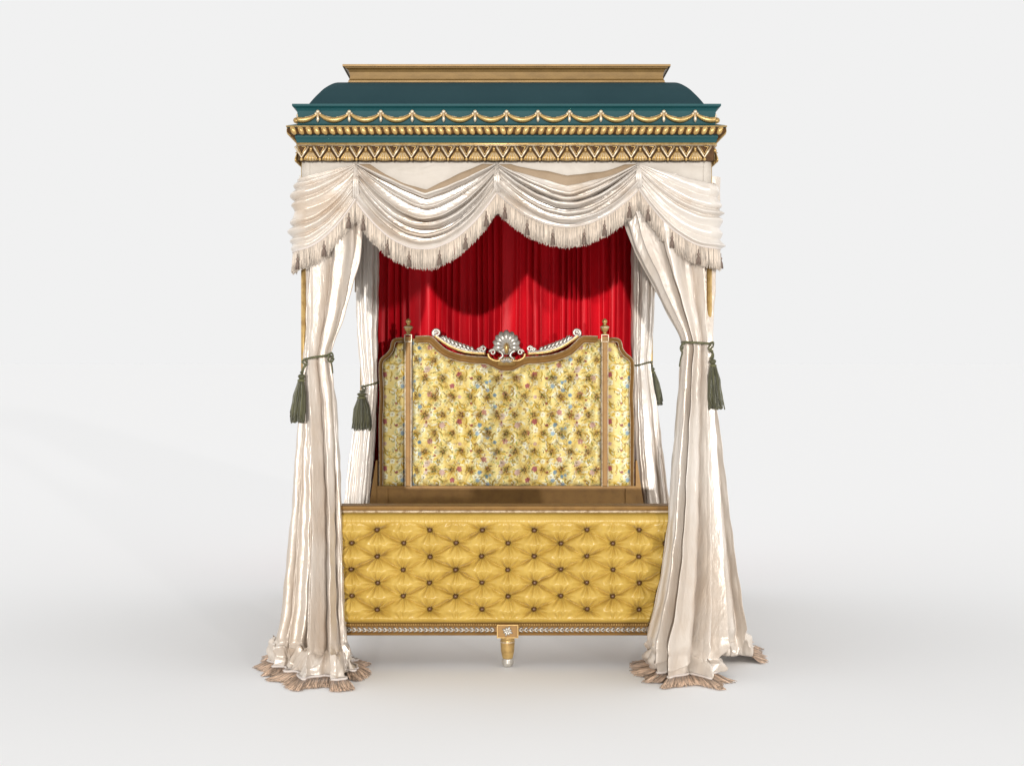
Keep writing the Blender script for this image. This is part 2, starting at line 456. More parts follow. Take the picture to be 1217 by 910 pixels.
# centre block, rosette
mb = MB()
xa, xb = X(590.5, 0), X(616, 0); z_0, z_1 = Z(754.5, 0), Z(738.5, 0)
mb.box(xa, xb, -.068, .05, z_0, z_1)
blk = mb.build('corner_block', M_GOLD, foot, False)
mb = MB()
for (a, b, c, d) in ((xa, xb, z_1 - .006, z_1), (xa, xb, z_0, z_0 + .006), (xa, xa + .006, z_0 + .006, z_1 - .006), (xb - .006, xb, z_0 + .006, z_1 - .006)):
    mb.box(a + .001, b - .001, -.074, -.0675, c + .001, d - .001)
mb.build('block_frame', M_BGOLD, foot, False)
mb = MB(); cx, cz = (xa + xb) / 2, (z_0 + z_1) / 2
for q in range(8):
    a = q * PI / 4 + .39; L = .027 if q % 2 else .022
    rot = np.array([[math.cos(a), 0, -math.sin(a)], [0, 1, 0], [math.sin(a), 0, math.cos(a)]])
    mb.ell((cx + math.cos(a) * L * .55, -.071, cz + math.sin(a) * L * .5), (L * .6, .007, .007), rot, 7, 5)
mb.ell((cx, -.075, cz), (.008, .008, .008))
mb.build('rosette', M_SILVER, foot)
# tapered legs
for lx in (cx, -FX + .05, FX - .05, -FX + .05, FX - .05):
    ly = -.01
    mb = MB(); zt_ = z_0 - .0005
    mb.lathe((lx, ly, 0), [(.041, zt_ - 0.004), (.043, zt_ - .010), (.036, zt_ - .014), (.039, zt_ - .024), (.0385, zt_ - .04), (.036, .085), (.030, .055), (.028, .046)], 20)
    leg = mb.build('leg', M_BGOLD, bed)
    mb = MB(); mb.lathe((lx, ly, 0), [(.020, .0), (.026, .006), (.031, .016), (.0325, .026), (.030, .036), (.031, .042), (.027, .0475)], 20)
    mb.build('ball_foot', M_SILVER, leg)
    mb = MB(); mb.lathe((lx, ly, 0), [(.0395, zt_ - .026), (.0415, zt_ - .030), (.0395, zt_ - .034)], 20); mb.build('collar', M_CREAM, leg)
    if lx == FX - .05: break
for sx in (-1, 1):      # rear legs and side rails, open frame with no mattress
    mb = MB(); mb.lathe((sx * .9, 2.1, 0), [(.02, 0), (.032, .03), (.028, .05), (.041, .16), (.041, .3)], 16); mb.build('leg', M_GOLD, bed)
    mb = MB(); mb.box(sx * .93 - .02, sx * .93 + .02, .056, 2.06, .20, .42); mb.build('side_rail', M_GOLD, bed, False)

# ---- headboard (plane Y = HB)
HB = 2.10
def hp(l): return [(X(a, HB), Z(b, HB)) for a, b in l]
L_out = [(494, 399.5), (505, 399), (511.5, 399.5), (518, 405.5), (528, 414), (543, 420), (561, 423), (577, 424), (586, 427), (594, 431), (602, 432)]
R_out = [(2 * 602 - a, b) for a, b in L_out[::-1]][1:]
cen = spline(hp([(a, b + 4.6) for a, b in L_out] + [(a, b + 4.6) for a, b in R_out]), 120)
hb_w = .027
prof_frame = [(-hb_w, -.03), (-hb_w, .018), (-.022, .026), (-.014, .018), (-.004, .015), (.006, .024), (.016, .034), (.022, .036), (.026, .028), (.028, .02), (.028, -.03)]
mb = MB(); sweep_xz(mb, cen, prof_frame, HB)
# side panels' concave shoulders
def side_path(m):
    l = [(485, 403.5), (478, 403.5), (470, 404.5), (467.5, 408), (466, 415), (461.5, 421.5), (456, 426), (453.3, 431), (453, 445), (454.2, 470), (453, 500), (453.2, 540), (453.2, 578)]
    if m: l = [(2 * 602 - a, b) for a, b in l]
    return spline(hp(l), 90)
prof_side = [(-.020, -.03), (-.020, .010), (-.016, .018), (-.006, .012), (.006, .022), (.014, .026), (.019, .018), (.020, .010), (.020, -.03)]
for m in (0, 1):
    p = side_path(m)
    pr_ = prof_side if not m else [(-a, b) for a, b in prof_side][::-1]
    pr_ = [(-a * .72, b) for a, b in pr_]
    sweep_xz(mb, p, pr_, HB)
# base board under the panels
zB = Z(577.5, HB)
mb.box(X(449, HB), X(755, HB), HB - .02, HB + .03, .25, zB)
mb.box(X(449, HB), X(755, HB), HB - .034, HB - .018, zB - .012, zB + .004)
for a, b in ((449, 461), (743, 755)): mb.box(X(a, HB), X(b, HB), HB - .030, HB - .0205, .25, zB - .012)
# outer flared feet beside the board
for sx in (-1, 1):
    q = [(sx * .915, .95), (sx * .915, .5), (sx * .925, .3), (sx * .975, .3), (sx * .975, .62), (sx * .955, .75), (sx * .925, .95)]
    A = np.array([[(a, y, b) for a, b in q] for y in (HB - .015, HB + .03)]); mb.grid(A, closed_v=True, cap=True)
head = mb.build('headboard', M_GOLD, bed); sharp(head, 40)
# backboard behind the upholstery
def top_c(px):   # inner top of the central panel
    pts = [(488, 404), (505, 406), (512, 409), (516, 412), (522, 417), (530, 423), (549, 429), (572, 431.5), (582, 434), (592, 437), (602, 438)]
    px = np.where(px > 602, 1204 - px, px); return np.interp(px, *zip(*pts))
def top_s(px):
    pts = [(453, 434), (456, 430), (462, 426), (467, 420.5), (470, 413), (473, 408.5), (484, 407)]
    px = np.where(px > 602, 1204 - px, px); return np.interp(px, *zip(*pts))

# floral pattern painted per vertex on the panels
class Flowers:
    def __init__(s, rng):
        s.st = []
        s.rng = rng
        TX, TZ = .531, .332
        base = []
        def scat(n, kind, r0, r1, cols):
            for _ in range(n):
                base.append((rng.uniform(0, TX), rng.uniform(0, TZ), kind, rng.uniform(r0, r1), rng.uniform(0, 6.28), cols[rng.randint(len(cols))]))
        scat(80, 'f', .012, .028, [(.76, .68, .38), (.80, .76, .56), (.74, .62, .26), (.72, .54, .16), (.80, .74, .50)])
        scat(110, 'l', .014, .030, [(.66, .42, .05), (.50, .32, .04), (.78, .66, .32), (.42, .28, .05), (.80, .74, .5)])
        scat(120, 'l', .006, .014, [(.20, .22, .05), (.26, .27, .08), (.12, .11, .03), (.20, .12, .03), (.32, .40, .12), (.28, .40, .14)])
        scat(9, 'r', .014, .023, [(.55, .26, .20), (.62, .40, .30), (.42, .12, .11), (.70, .52, .40)])
        scat(12, 'f', .006, .010, [(.28, .06, .06), (.38, .12, .07), (.42, .22, .06)])
        scat(7, 'r', .011, .018, [(.20, .30, .36), (.34, .44, .48)])
        scat(80, 'l', .006, .013, [(.10, .07, .02), (.30, .10, .05), (.12, .13, .04), (.75, .66, .42)])
        s.tile = (TX, TZ); s.base = base
    def paint(s, Xg, Zg):
        col = np.empty(Xg.shape + (3,)); nse = .5 + .5 * np.sin(Xg * 71 + 3 * np.sin(Zg * 47)) * np.sin(Zg * 83 + 2 * np.sin(Xg * 39))
        col[:] = np.array([.70, .52, .15]); col = col * (1 - nse[..., None] * .5) + np.array([.80, .68, .34]) * nse[..., None] * .5
        TX, TZ = s.tile
        for (bx, bz, kind, R, a, c) in s.base:
            u = np.mod(Xg - bx + TX / 2, TX) - TX / 2
            row = np.floor((Zg - bz + TZ / 2) / TZ)
            u = np.mod(Xg - bx + TX / 2, TX) - TX / 2
            v = np.mod(Zg - bz + TZ / 2, TZ) - TZ / 2
            m0 = (np.abs(u) < R * 1.4) & (np.abs(v) < R * 1.4)
            uu = u[m0]; vv = v[m0]
            U = uu * math.cos(a) + vv * math.sin(a); V = -uu * math.sin(a) + vv * math.cos(a)
            c = np.array(c)
            if kind == 'l':
                V2 = V - .35 * U * U / R
                msk = (U / R) ** 2 + (V2 / (R * .22)) ** 2 < 1
                cc = np.where((np.abs(V2) < R * .05)[:, None], c * .6, c)
            else:
                rr = np.hypot(U, V); th = np.arctan2(V, U); rim = R * (.72 + .28 * np.abs(np.cos(2.5 * th)))
                msk = rr < rim; k = rr / rim
                if kind == 'r': sh = .55 + .45 * np.abs(np.sin(k * 9 + th * 1.5))
                else: sh = .7 + .35 * k - .15 * (np.cos(5 * th) < -.6)
                cc = c * sh[:, None]
                if kind == 'f': cc = np.where((k < .22)[:, None], np.array([.42, .22, .05]), cc)
            tmp = col[m0]; tmp[msk] = cc[msk]; col[m0] = tmp
        return np.clip(col * np.array([1.04, 1.08, 1.15]), 0, .88)
FL = Flowers(np.random.RandomState(5))
def floral_panel(name, pa, pb, topf, nx_, nz_, tufted=True, label=None):
    pxs = np.linspace(pa, pb, nx_); zt2 = Z(topf(pxs), HB); zb2 = Z(577, HB)
    v = np.linspace(0, 1, nz_)
    xs_ = X(pxs, HB)
    Xg = np.repeat(xs_[:, None], nz_, 1); Zg = zb2 + (zt2[:, None] - zb2) * v[None, :]
    dxh, dzh = 21.5 / F * (CAMD + HB), 21.7 / F * (CAMD + HB); hx0, hz0 = X(612.5, HB), Z(493, HB)
    edge = np.minimum.reduce([Zg - zb2, (zt2[:, None] - Zg) * .9, Xg - xs_[0], xs_[-1] - Xg])
    if tufted:
        h = tuft_height(Xg, Zg, hx0, hz0, dxh, dzh, .085, .036, .018, .006, .006, RS)
    else:
        h = .03 + .003 * np.sin(Xg * 40) * np.sin(Zg * 31 + 1)
    h = h * smooth(edge / .05) ** .5
    col = FL.paint(Xg, Zg)
    if tufted:      # woven sprig round every button, partly pucker shading painted into the colour
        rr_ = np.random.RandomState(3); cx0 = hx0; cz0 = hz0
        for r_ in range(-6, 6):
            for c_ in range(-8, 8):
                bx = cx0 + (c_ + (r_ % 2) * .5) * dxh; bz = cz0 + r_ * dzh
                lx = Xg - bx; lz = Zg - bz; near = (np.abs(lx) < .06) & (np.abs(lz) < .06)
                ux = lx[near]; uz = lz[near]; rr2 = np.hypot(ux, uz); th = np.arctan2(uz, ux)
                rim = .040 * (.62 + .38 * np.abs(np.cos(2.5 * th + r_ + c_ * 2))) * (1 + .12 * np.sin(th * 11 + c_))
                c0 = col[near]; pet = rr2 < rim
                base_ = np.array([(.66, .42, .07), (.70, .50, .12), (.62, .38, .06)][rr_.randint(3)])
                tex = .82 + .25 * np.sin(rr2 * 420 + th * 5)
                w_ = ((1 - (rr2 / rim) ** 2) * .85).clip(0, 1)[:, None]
                c0 = np.where(pet[:, None], c0 * (1 - w_) + (base_ * tex[:, None]) * w_, c0)  # warm petal tint, partly print and partly painted shade of the pucker
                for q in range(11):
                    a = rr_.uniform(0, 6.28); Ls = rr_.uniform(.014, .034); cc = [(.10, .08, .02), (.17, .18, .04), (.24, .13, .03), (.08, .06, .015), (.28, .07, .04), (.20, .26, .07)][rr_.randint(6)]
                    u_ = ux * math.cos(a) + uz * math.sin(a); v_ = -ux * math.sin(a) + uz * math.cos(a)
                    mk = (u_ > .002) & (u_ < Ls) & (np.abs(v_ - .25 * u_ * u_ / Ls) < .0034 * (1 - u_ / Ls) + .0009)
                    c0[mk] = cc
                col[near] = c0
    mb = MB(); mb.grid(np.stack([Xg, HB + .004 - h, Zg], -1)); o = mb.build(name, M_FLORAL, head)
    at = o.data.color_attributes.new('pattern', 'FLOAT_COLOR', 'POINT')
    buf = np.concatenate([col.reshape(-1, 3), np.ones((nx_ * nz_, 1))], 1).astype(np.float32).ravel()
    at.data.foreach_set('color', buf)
    if label: o['label'] = label
    if tufted:
        rb_ = Rep('tuft_button', M_KNOT, o)
        for r_ in range(-6, 7):
            for c_ in range(-8, 8):
                bx = hx0 + (c_ + (r_ % 2) * .5) * dxh; bz = hz0 + r_ * dzh
                tp = Z(topf(np.array([CX + bx * F / (CAMD + HB)])), HB)[0]
                if abs(bx) < xs_[-1] - .03 and zb2 + .04 < bz < tp - .04:
                    rb_.put(lambda: (lambda m_: (m_.ell((0, 0, 0), (.0085, .006, .0085), None, 8, 6), m_)[1])(MB()), (bx, HB - .006, bz))
    return o
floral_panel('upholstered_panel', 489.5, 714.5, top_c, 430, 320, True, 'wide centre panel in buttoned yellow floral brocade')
floral_panel('upholstered_panel', 455, 481, top_s, 64, 300, False, 'narrow left panel in yellow floral brocade')
floral_panel('upholstered_panel', 723, 749, top_s, 64, 300, False, 'narrow right panel in yellow floral brocade')
mb = MB()   # solid core behind panels
pp = np.linspace(452, 752, 90)
def allt(px):
    q = np.where(px > 602, 1204 - px, px)
    return np.where(q < 486, top_s(q), top_c(q)) - 2
tz = Z(allt(pp), HB)
A = np.array([[(x, HB + .012, .4), (x, HB + .012, t), (x, HB + .045, t), (x, HB + .045, .4)] for x, t in zip(X(pp, HB), tz)])
mb.grid(A, closed_v=True, cap=True); mb.build('backboard', M_GOLD, head, False)
# pilasters, caps, finials
for m in (-1, 1):
    xc = X(602 + m * 116.5, HB)
    mb = MB()
    mb.box(xc - .023, xc + .023, HB - .034, HB + .02, zB, Z(400, HB))
    mb.box(xc - .010, xc + .010, HB - .044, HB - .033, zB + .02, Z(407, HB))
    pil = mb.build('pilaster', M_GOLD, head, False)
    mb = MB()
    for sx in (-1, 1):
        mb.tube([(xc + sx * .021, HB - .036, zB), (xc + sx * .021, HB - .036, Z(406, HB))], .003, 6)
    for (a, b, c, d) in ((-.027, .027, 397.8, 398.6), (-.027, .027, 405.6, 406.4), (-.027, -.021, 398.6, 405.6), (.021, .027, 398.6, 405.6)):
        mb.box(xc + a, xc + b, HB - .048, HB - .03, Z(d, HB), Z(c, HB))
    mb.build('silver_edging', M_EDGE, head, False)
    mb = MB(); zz0 = Z(398, HB); k = 1 / 167.5
    mb.lathe((xc, HB - .012, zz0), [(.022, 0), (.022, .006), (.012, .012), (.012, .018), (.022, .030), (.031, .048), (.032, .058), (.024, .066), (.011, .070), (.010, .080), (.018, .087), (.020, .098), (.014, .108), (.006, .114), (.004, .117)], 18)
    mb.build('finial', M_BGOLD, head)
    mb = MB(); mb.lathe((xc, HB - .012, zz0), [(.0325, .050), (.035, .054), (.0325, .058)], 18); mb.build('finial_band', M_CREAM, head)
# silver lines along the frame
mb = MB()
T = np.gradient(cen, axis=0); T /= np.linalg.norm(T, axis=1)[:, None]; N = np.stack([-T[:, 1], T[:, 0]], -1)
for off, dep, rr in ((.026, .032, .0032), (-.024, .024, .0032)):
    q = cen + N * off; mb.tube([(a, HB - dep, b) for a, b in q], rr, 6)
for m in (0, 1):
    p = side_path(m)[3:]; T = np.gradient(p, axis=0); T /= np.linalg.norm(T, axis=1)[:, None]; N = np.stack([-T[:, 1], T[:, 0]], -1)
    for off in (-.013, .013):
        q = p + N * off; mb.tube([(a, HB - .020, b) for a, b in q], .0025, 6)
for sx in (-1, 1):
    mb.tube([(X(602 + sx * 112.0, HB), HB - .02, zB), (X(602 + sx * 112.0, HB), HB - .02, Z(408, HB))], .0035, 6)
mb.build('silver_edging', M_EDGE, head)
# carved crest: scroll arms, acanthus leaves, shell
k1 = (CAMD + HB) / F
mg2 = MB(); mshell = MB()
for m in (-1, 1):
    ma = MB()
    f = lambda a, b, o=.03: np.array([X(602 + m * (602 - a), HB) if True else 0, HB - o, Z(b, HB)])
    # volute: spiral
    sp_ = []
    for t in np.linspace(0, 1, 30):
        a = 3.2 * PI * t + PI * .95; r = (5.2 - 4.0 * t)
        sp_.append((519.5 + r * math.cos(-a) * 1., 395.5 - r * math.sin(-a) * -1.))
    arm = [(577, 420), (566, 419.5), (552, 417.5), (540, 413.5), (530, 408), (522, 402.5), (517, 398.5)]
    pth = spline(arm, 40)
    mg2.tube([f(a, b, .035) for a, b in pth], np.linspace(.011, .014, 40), 8)
    ma.tube([f(a, b - 1.6, .046) for a, b in pth], .0045, 6)
    vol = []
    for t in np.linspace(0, 1, 26):
        a = PI * 1.15 - 3.0 * PI * t; r = 4.6 * (1 - .75 * t)
        vol.append((519.3 + r * math.cos(a), 395.6 - r * math.sin(a)))
    ma.tube([f(a, b, .042) for a, b in [(517, 399.5)] + vol], np.linspace(.011, .006, 27), 7)
    ma.ell(f(519.5, 395.6, .05), (.007, .007, .007))
    # acanthus leaves climbing along the arm
    for j in range(8):
        t = j / 7.; bx_ = 528 + 32 * t; by_ = 404.5 + 10.5 * t ** .8
        Lf = (8.5 - 4.2 * t)
        for q in range(2):
            a0 = math.radians(118 - 14 * q + RS.uniform(-8, 8))
            tip = (bx_ + Lf * math.cos(a0) * -.6 * (-1 if q else 1), by_ - Lf * math.sin(a0) * .75)
            pts = spline([(bx_ + 2, by_ + 2), ((bx_ + tip[0]) / 2 + .8, (by_ + tip[1]) / 2), tip], 8)
            ma.tube([f(a, b, .036 + .006 * q) for a, b in pts], [.006, .009, .011, .0115, .0105, .009, .006, .002], 6, .6)
    stem = spline([(524, 400), (535, 408), (548, 413.5), (562, 417), (574, 417.5)], 24)
    ma.tube([f(a, b, .03) for a, b in stem], .009, 7)
    # little scroll nearer the shell
    for (cx_, cy_, r0) in ((574.5, 414.5, 3.4), (570, 415.8, 2.2), (585.5, 418.5, 3.6)):
        v_ = [(cx_ + r0 * (1 - .7 * t) * math.cos(PI - 2.6 * PI * t), cy_ - r0 * (1 - .7 * t) * math.sin(PI - 2.6 * PI * t)) for t in np.linspace(0, 1, 18)]
        ma.tube([f(a, b, .044) for a, b in v_], np.linspace(.009, .005, 18), 7)
    # C scroll hugging the shell, gold under-scroll
    c_ = spline([(600, 411), (594, 409.5), (589.5, 411.5), (591, 416), (596, 419), (597.5, 423), (593, 427)], 30)
    ma.tube([f(a, b, .05) for a, b in c_], np.linspace(.011, .008, 30), 7)
    c2_ = spline([(580, 420), (582, 425), (589, 428.5), (597, 427.5), (601, 425)], 30)
    mg2.tube([f(a, b, .046) for a, b in c2_], .010, 7)
    ma.build('scroll_arm', M_SILVER, head); ma = mshell
    # shell ribs
    for j, a0 in enumerate([4, 24, 46, 70, 96]):
        if a0 == 4 and m == 1: continue
        a_ = math.radians(90 + a0)
        Lr = 19.5 - 2.4 * (a0 / 96) ** 1.2
        tip = (602 + Lr * math.cos(a_) * .93, 412 - Lr * math.sin(a_))
        if a0 == 4: tip = (602, 412 - 19.5)
        pts = resample([(601.5, 412), tip], 8)
        ma.tube([f(a, b, .046 + .018 * math.sin(PI * i_ / 7)) for i_, (a, b) in enumerate(pts)], [.005, .010, .015, .020, .024, .026, .023, .010], 8, .6)
        if j:
            am = math.radians(90 + a0 - 11); pts = resample([(601.5, 412), (602 + (Lr - 2) * math.cos(am) * .93, 412 - (Lr - 2) * math.sin(am))], 6)
            mg2.tube([f(a, b, .056) for a, b in pts], [.003, .004, .005, .006, .006, .003], 6)
# shell body, keystone and palmette
pts = resample([(602, 408), (602, 420)], 6); mg2.tube([(X(a, HB), HB - .062, Z(b, HB)) for a, b in pts], [.010, .016, .018, .017, .014, .010], 8)
ma.ell((X(602, HB), HB - .035, Z(409, HB)), (.085, .012, .075), None, 16, 8)
for q in range(7):
    a = math.radians(-60 + 20 * q) + PI / 2
    rot = np.array([[math.cos(a), 0, -math.sin(a)], [0, 1, 0], [math.sin(a), 0, math.cos(a)]])
    ma.ell((X(602, HB) + math.cos(a) * .026 * 1.3, HB - .052, Z(431.5, HB) + math.sin(a) * .026), (.022, .009, .0065), rot, 7, 5)
mg2.box(X(592, HB), X(612, HB), HB - .036, HB + .0, Z(434, HB), Z(424, HB))
ma.build('shell_crest', M_SILVER, head); mg2.build('gilded_scrolls', M_BGOLD, head)

# ================================================================ FABRICS
def nz1(t, seed, k=5):
    r = np.random.RandomState(seed); s = 0
    for j in range(1, k + 1): s = s + r.uniform(-1, 1) / j ** .6 * np.sin(j * t + r.uniform(0, 6.28))
    return s
def bundle(mb, rows, nf, seed, amp=.16, nth=460, nrow=150, ph=0., hemflat=0.):
    """closed gathered tube of cloth. rows: py, xl, xr (photo px at Y=yf), yf, yb"""
    rows = np.array(rows, float)
    rows3 = []
    for py, xl, xr, yf, yb in rows:
        yc = (yf + yb) / 2; rows3.append((Z(py, yf), X(xl, yc), X(xr, yc), yf, yb))
    R = np.array(rows3); d = np.r_[0, np.cumsum(np.hypot(np.diff(R[:, 0]), .5 * np.hypot(np.diff(R[:, 1]), np.diff(R[:, 3]))))]
    t = np.linspace(0, d[-1], nrow)
    # monotone-ish smooth interpolation
    def ip(c):
        y = np.interp(t, d, c); k = np.ones(5) / 5.
        yp = np.r_[[y[0]] * 2, y, [y[-1]] * 2]; return np.convolve(yp, k, 'valid')
    z, xl, xr, yf, yb = [ip(R[:, k]) for k in range(5)]
    th = np.arange(nth) * 2 * PI / nth
    r = np.random.RandomState(seed)
    warp = nz1(th, seed + 1, 4) * 1.15 / 1.6
    amps = .75 + .45 * nz1(th, seed + 2, 5) / 1.5
    out = []
    ck = nz1(th, seed + 7, 3) * .5
    for i in range(nrow):
        v = t[i] / d[-1]
        drift = 1.5 * math.sin(v * 2.0 + seed) + .14 * math.sin(v * 6 + seed * 2)
        p1 = nf * th / 2 + warp * 1.8 + drift * .35 + ph + ck * v * .8
        s1 = np.sqrt(np.sin(p1) ** 2 + .002)                      # rounded crests, sharp valleys
        p2 = nf * 1.0 * th + 2.4 * warp + drift * .9 + 1.3
        s2 = .5 + .5 * np.sin(p2)
        f = (s1 - .62) * 1.4 + (s2 - .5) * .62 + .36 * (np.sqrt(np.sin(round(nf * 1.5) * th + drift * 2 + seed + 4 * warp) ** 2 + .004) - .6) * (.5 + .5 * np.sin(3 * th + seed)) + .08 * np.sin(nf * 3.0 * th + drift * 3 + 3 * warp)
        a_ = amp * (.80 + .45 * v)
        rad = 1 + a_ * np.clip(amps, .45, 1.5) * f * 2.7
        thd = th + .16 * np.cos(p1 * 2) * a_ / .16 * .5
        rx, ry = (xr[i] - xl[i]) / 2, (yb[i] - yf[i]) / 2
        rx = rx / (1 + amp * .25)
        cx_, cy_ = (xl[i] + xr[i]) / 2, (yf[i] + yb[i]) / 2
        se = .8
        cx2 = np.sign(np.cos(thd)) * np.abs(np.cos(thd)) ** se; sy2 = np.sign(np.sin(thd)) * np.abs(np.sin(thd)) ** se
        wr = .0016 * np.sin(z[i] * 23 + 7 * th + seed) + .0012 * np.sin(z[i] * 41 - 4 * th)
        out.append(np.stack([cx_ + (rx * rad) * cx2 + wr, cy_ + (ry * rad) * sy2, np.full(nth, z[i])], -1))
    return np.array(out)

def fringe(mb, hem, n, L, spread=.006, out=None, r=.0022, sag=None, layers=3, seed=0, drop=(0, 0, -1), lay=0.):
    """strands from points on hem (Nx3); drop = direction (or per-point array)"""
    rr = np.random.RandomState(seed)
    hem = np.asarray(hem); N = len(hem)
    drop = np.asarray(drop, float)
    for k in range(n):
        t = rr.uniform(0, N - 1.001); i = int(t); fr = t - i
        p = hem[i] * (1 - fr) + hem[i + 1] * fr
        d = drop if drop.ndim == 1 else drop[i] * (1 - fr) + drop[i + 1] * fr
        l = L * rr.uniform(.86, 1.05)
        j = rr.normal(0, spread, 3); j2 = rr.normal(0, spread, 3)
        q1 = p + d * l * .5 + j * .6; q2 = p + d * l + j + j2
        if lay:
            q1[2] = max(q1[2], .006); q2[2] = max(.004 + abs(j2[2]) * .6, .004)
            q1[2] = q1[2] * .6 + .012 * rr.uniform(0, 1)
        mb.tube([p, q1, q2], [r, r * 1.15, r * .7], 4)

def drop_tassel(mb, p, L, out=(0, -1, 0)):
    p = np.asarray(p); o = np.asarray(out) * .012
    mb.tube([p + o, p + o + (0, 0, -L * .25)], .0025, 5)
    mb.ell(p + o + np.array([0, 0, -L * .34]), (.0085, .0085, .009), None, 8, 6)
    q = p + o + np.array([0, 0, -L * .40])
    for k in range(9):
        a = k * 2 * PI / 9
        mb.tube([q, q + np.array([math.cos(a) * .008, math.sin(a) * .008, -L * .25]), q + np.array([math.cos(a) * .012, math.sin(a) * .012, -L * .58])], [.003, .0035, .0025], 4)

# ---- valance with swags
VX, VY = 1.108, -.125
val = thing('valance', 'champagne satin valance of draped swags with pale fringe hanging below the gold tassel frieze', 'valance', (0, 1.1, 2.6))
def path_front(xa_, xb_):
    def f(u): return np.stack([xa_ + (xb_ - xa_) * u, np.full_like(u, VY)], -1), np.stack([0 * u, -np.ones_like(u)], -1)
    return f
def path_corner(sx, xa_, yb_):
    rc = .05
    L1 = (VX - rc) - abs(xa_); L2 = rc * PI / 2; L3 = yb_ - (VY + rc); L = L1 + L2 + L3
    def f(u):
        s = u * L; P_ = np.zeros((len(s), 2)); N_ = np.zeros((len(s), 2))
        for i, q in enumerate(s):
            if q < L1: P_[i] = (abs(xa_) + q, VY); N_[i] = (0, -1)
            elif q < L1 + L2:
                a = (q - L1) / rc; P_[i] = (VX - rc + rc * math.sin(a), VY + rc - rc * math.cos(a)); N_[i] = (math.sin(a), -math.cos(a))
            else: P_[i] = (VX, VY + rc + q - L1 - L2); N_[i] = (1, 0)
        P_[:, 0] *= sx; N_[:, 0] *= sx
        return P_, N_
    return f
def path_side(sx, ya, yb_):
    def f(u): return np.stack([np.full_like(u, sx * VX), ya + (yb_ - ya) * u], -1), np.stack([sx * np.ones_like(u), 0 * u], -1)
    return f
def zf(py): return Z(py, VY)
def swag(pathf, ztop, hemA, hemB, topmid, hemmid, N, seed, uc=.5, bulge=.06, fr_n=620, frL=.105, fa=1., flat=1.0, nu=140, nv=170, ptop=1.15, tass=6, lip=False):
    """all heights in photo px at the valance plane"""
    u = np.linspace(0, 1, nu); v = np.linspace(0, 1, nv)
    Pp, Nn = pathf(u)
    rr = np.random.RandomState(seed)
    # skewed mid point
    uw = np.where(u < uc, u / uc * .5, .5 + (u - uc) / (1 - uc) * .5)
    G = np.zeros((nu, nv, 3))
    ph = rr.uniform(0, 6.28)
    vd = v + .030 * np.sin(v * 9 + ph) + .015 * np.sin(v * 23 + ph)
    for j, vv in enumerate(v):
        p = ptop + (2.0 - ptop) * min(1, vv * 1.8)
        shp = 1 - np.abs(2 * uw - 1) ** p
        e = vv ** 2.2
        endA = ztop + (hemA - ztop) * e; endB = ztop + (hemB - ztop) * e
        end = endA + (endB - endA) * uw
        mid = topmid + (hemmid - topmid) * vv ** .95
        midend = (endA + endB) / 2
        y = end + (mid - midend) * shp
        env = np.sin(PI * np.clip(uw, 0, 1)) ** .55
        # pleats : phase wanders along the swag, so folds merge and split
        phs = 2 * PI * N * vd[j] + .9 * np.sin(u * 4.2 + ph) * (1 - vv) * 1.2 + .5 * np.sin(u * 9 + ph * 2) * vv * (1 - vv) * 3
        last = 1 - smooth((vv - .93) / .07)
        c = .5 - .5 * np.cos(phs); c = c ** (.7 + 1.1 * env) if fa > .9 else np.abs(np.sin(phs / 2)) ** .9
        ampf = (.115 * env + .012) * fa * last * (.75 + .35 * np.sin(vv * 13 + ph))
        o = (bulge - .02 * (fa > .9)) * np.sin(PI * np.clip(uw, .0, 1)) * (vv * 1.2) ** .7 * (1 - .25 * vv) + ampf * c + .006 + .010 * (1 - env) * np.abs(np.sin(phs * 1.25 + 1)) * last
        # drooping lip for each fold
        droop = (3.8 if fa > .9 else .5) * env * np.sin(phs) * last * (55. / N / 8.)
        yy = y + droop * (mid - topmid > -99)
        yy += .5 * np.sin(u * 40 + vv * 17 + ph) * env * .5
        G[:, j, 0] = Pp[:, 0] + Nn[:, 0] * o; G[:, j, 1] = Pp[:, 1] + Nn[:, 1] * o
        G[:, j, 2] = CAMH - (yy - CY) * (CAMD + VY) / F
    mb = MB(); mb.grid(G); sw = mb.build('swag', M_SWAG, val, solid=.002)
    if lip:
        e0 = G[:, 0].copy(); shp_ = (1 - np.abs(2 * uw - 1))
        rows_ = []
        for w_ in np.linspace(0, 1, 5):
            q = e0.copy(); q[:, 2] += (w_ * .050 - .006) * np.minimum(1, shp_ * 5) * (1 + .25 * np.sin(u * 9 + seed)); q[:, :2] -= Nn * (.003 + .006 * w_); rows_.append(q)
        mb = MB(); mb.grid(np.array(rows_)); mb.build('turned_edge', M_LINING, sw, solid=.0015)
    hem = G[:, -1].copy(); hem2 = resample(hem, 90)
    mb = MB(); mb.tube(hem2 + np.array([0, 0, .003]), .0055, 6); 
    mb.build('braid', M_PIPE, sw)
    mb = MB(); fringe(mb, hem2, int(fr_n * 2.3), frL, .0028, r=.0015, seed=seed); mb.build('fringe', M_FRINGE, sw)
    for q in range(tass):
        mb = MB(); i = int((q + .5 + rr.uniform(-.12, .12)) / tass * 89); a, b = pathf(np.array([i / 89.]))
        drop_tassel(mb, hem2[i] + np.array([0, 0, -.02]), .085, (b[0, 0], b[0, 1], 0)); mb.build('fringe_tassel', M_DROP, sw)
    return sw
XP = [X(423.5, VY), X(590.5, VY), X(758.5, VY)]
swag(path_front(XP[0], XP[1]), 195.5, 240, 229, 232, 297, 6, 21, uc=.50, lip=True)
swag(path_front(XP[1], XP[2]), 195.5, 229, 226, 224, 271, 5.5, 35, uc=.50, lip=True)
swag(path_corner(-1, XP[0], .34), 195.5, 236, 236, 214, 300, 6.5, 44, uc=.46, bulge=.035, fa=.24)
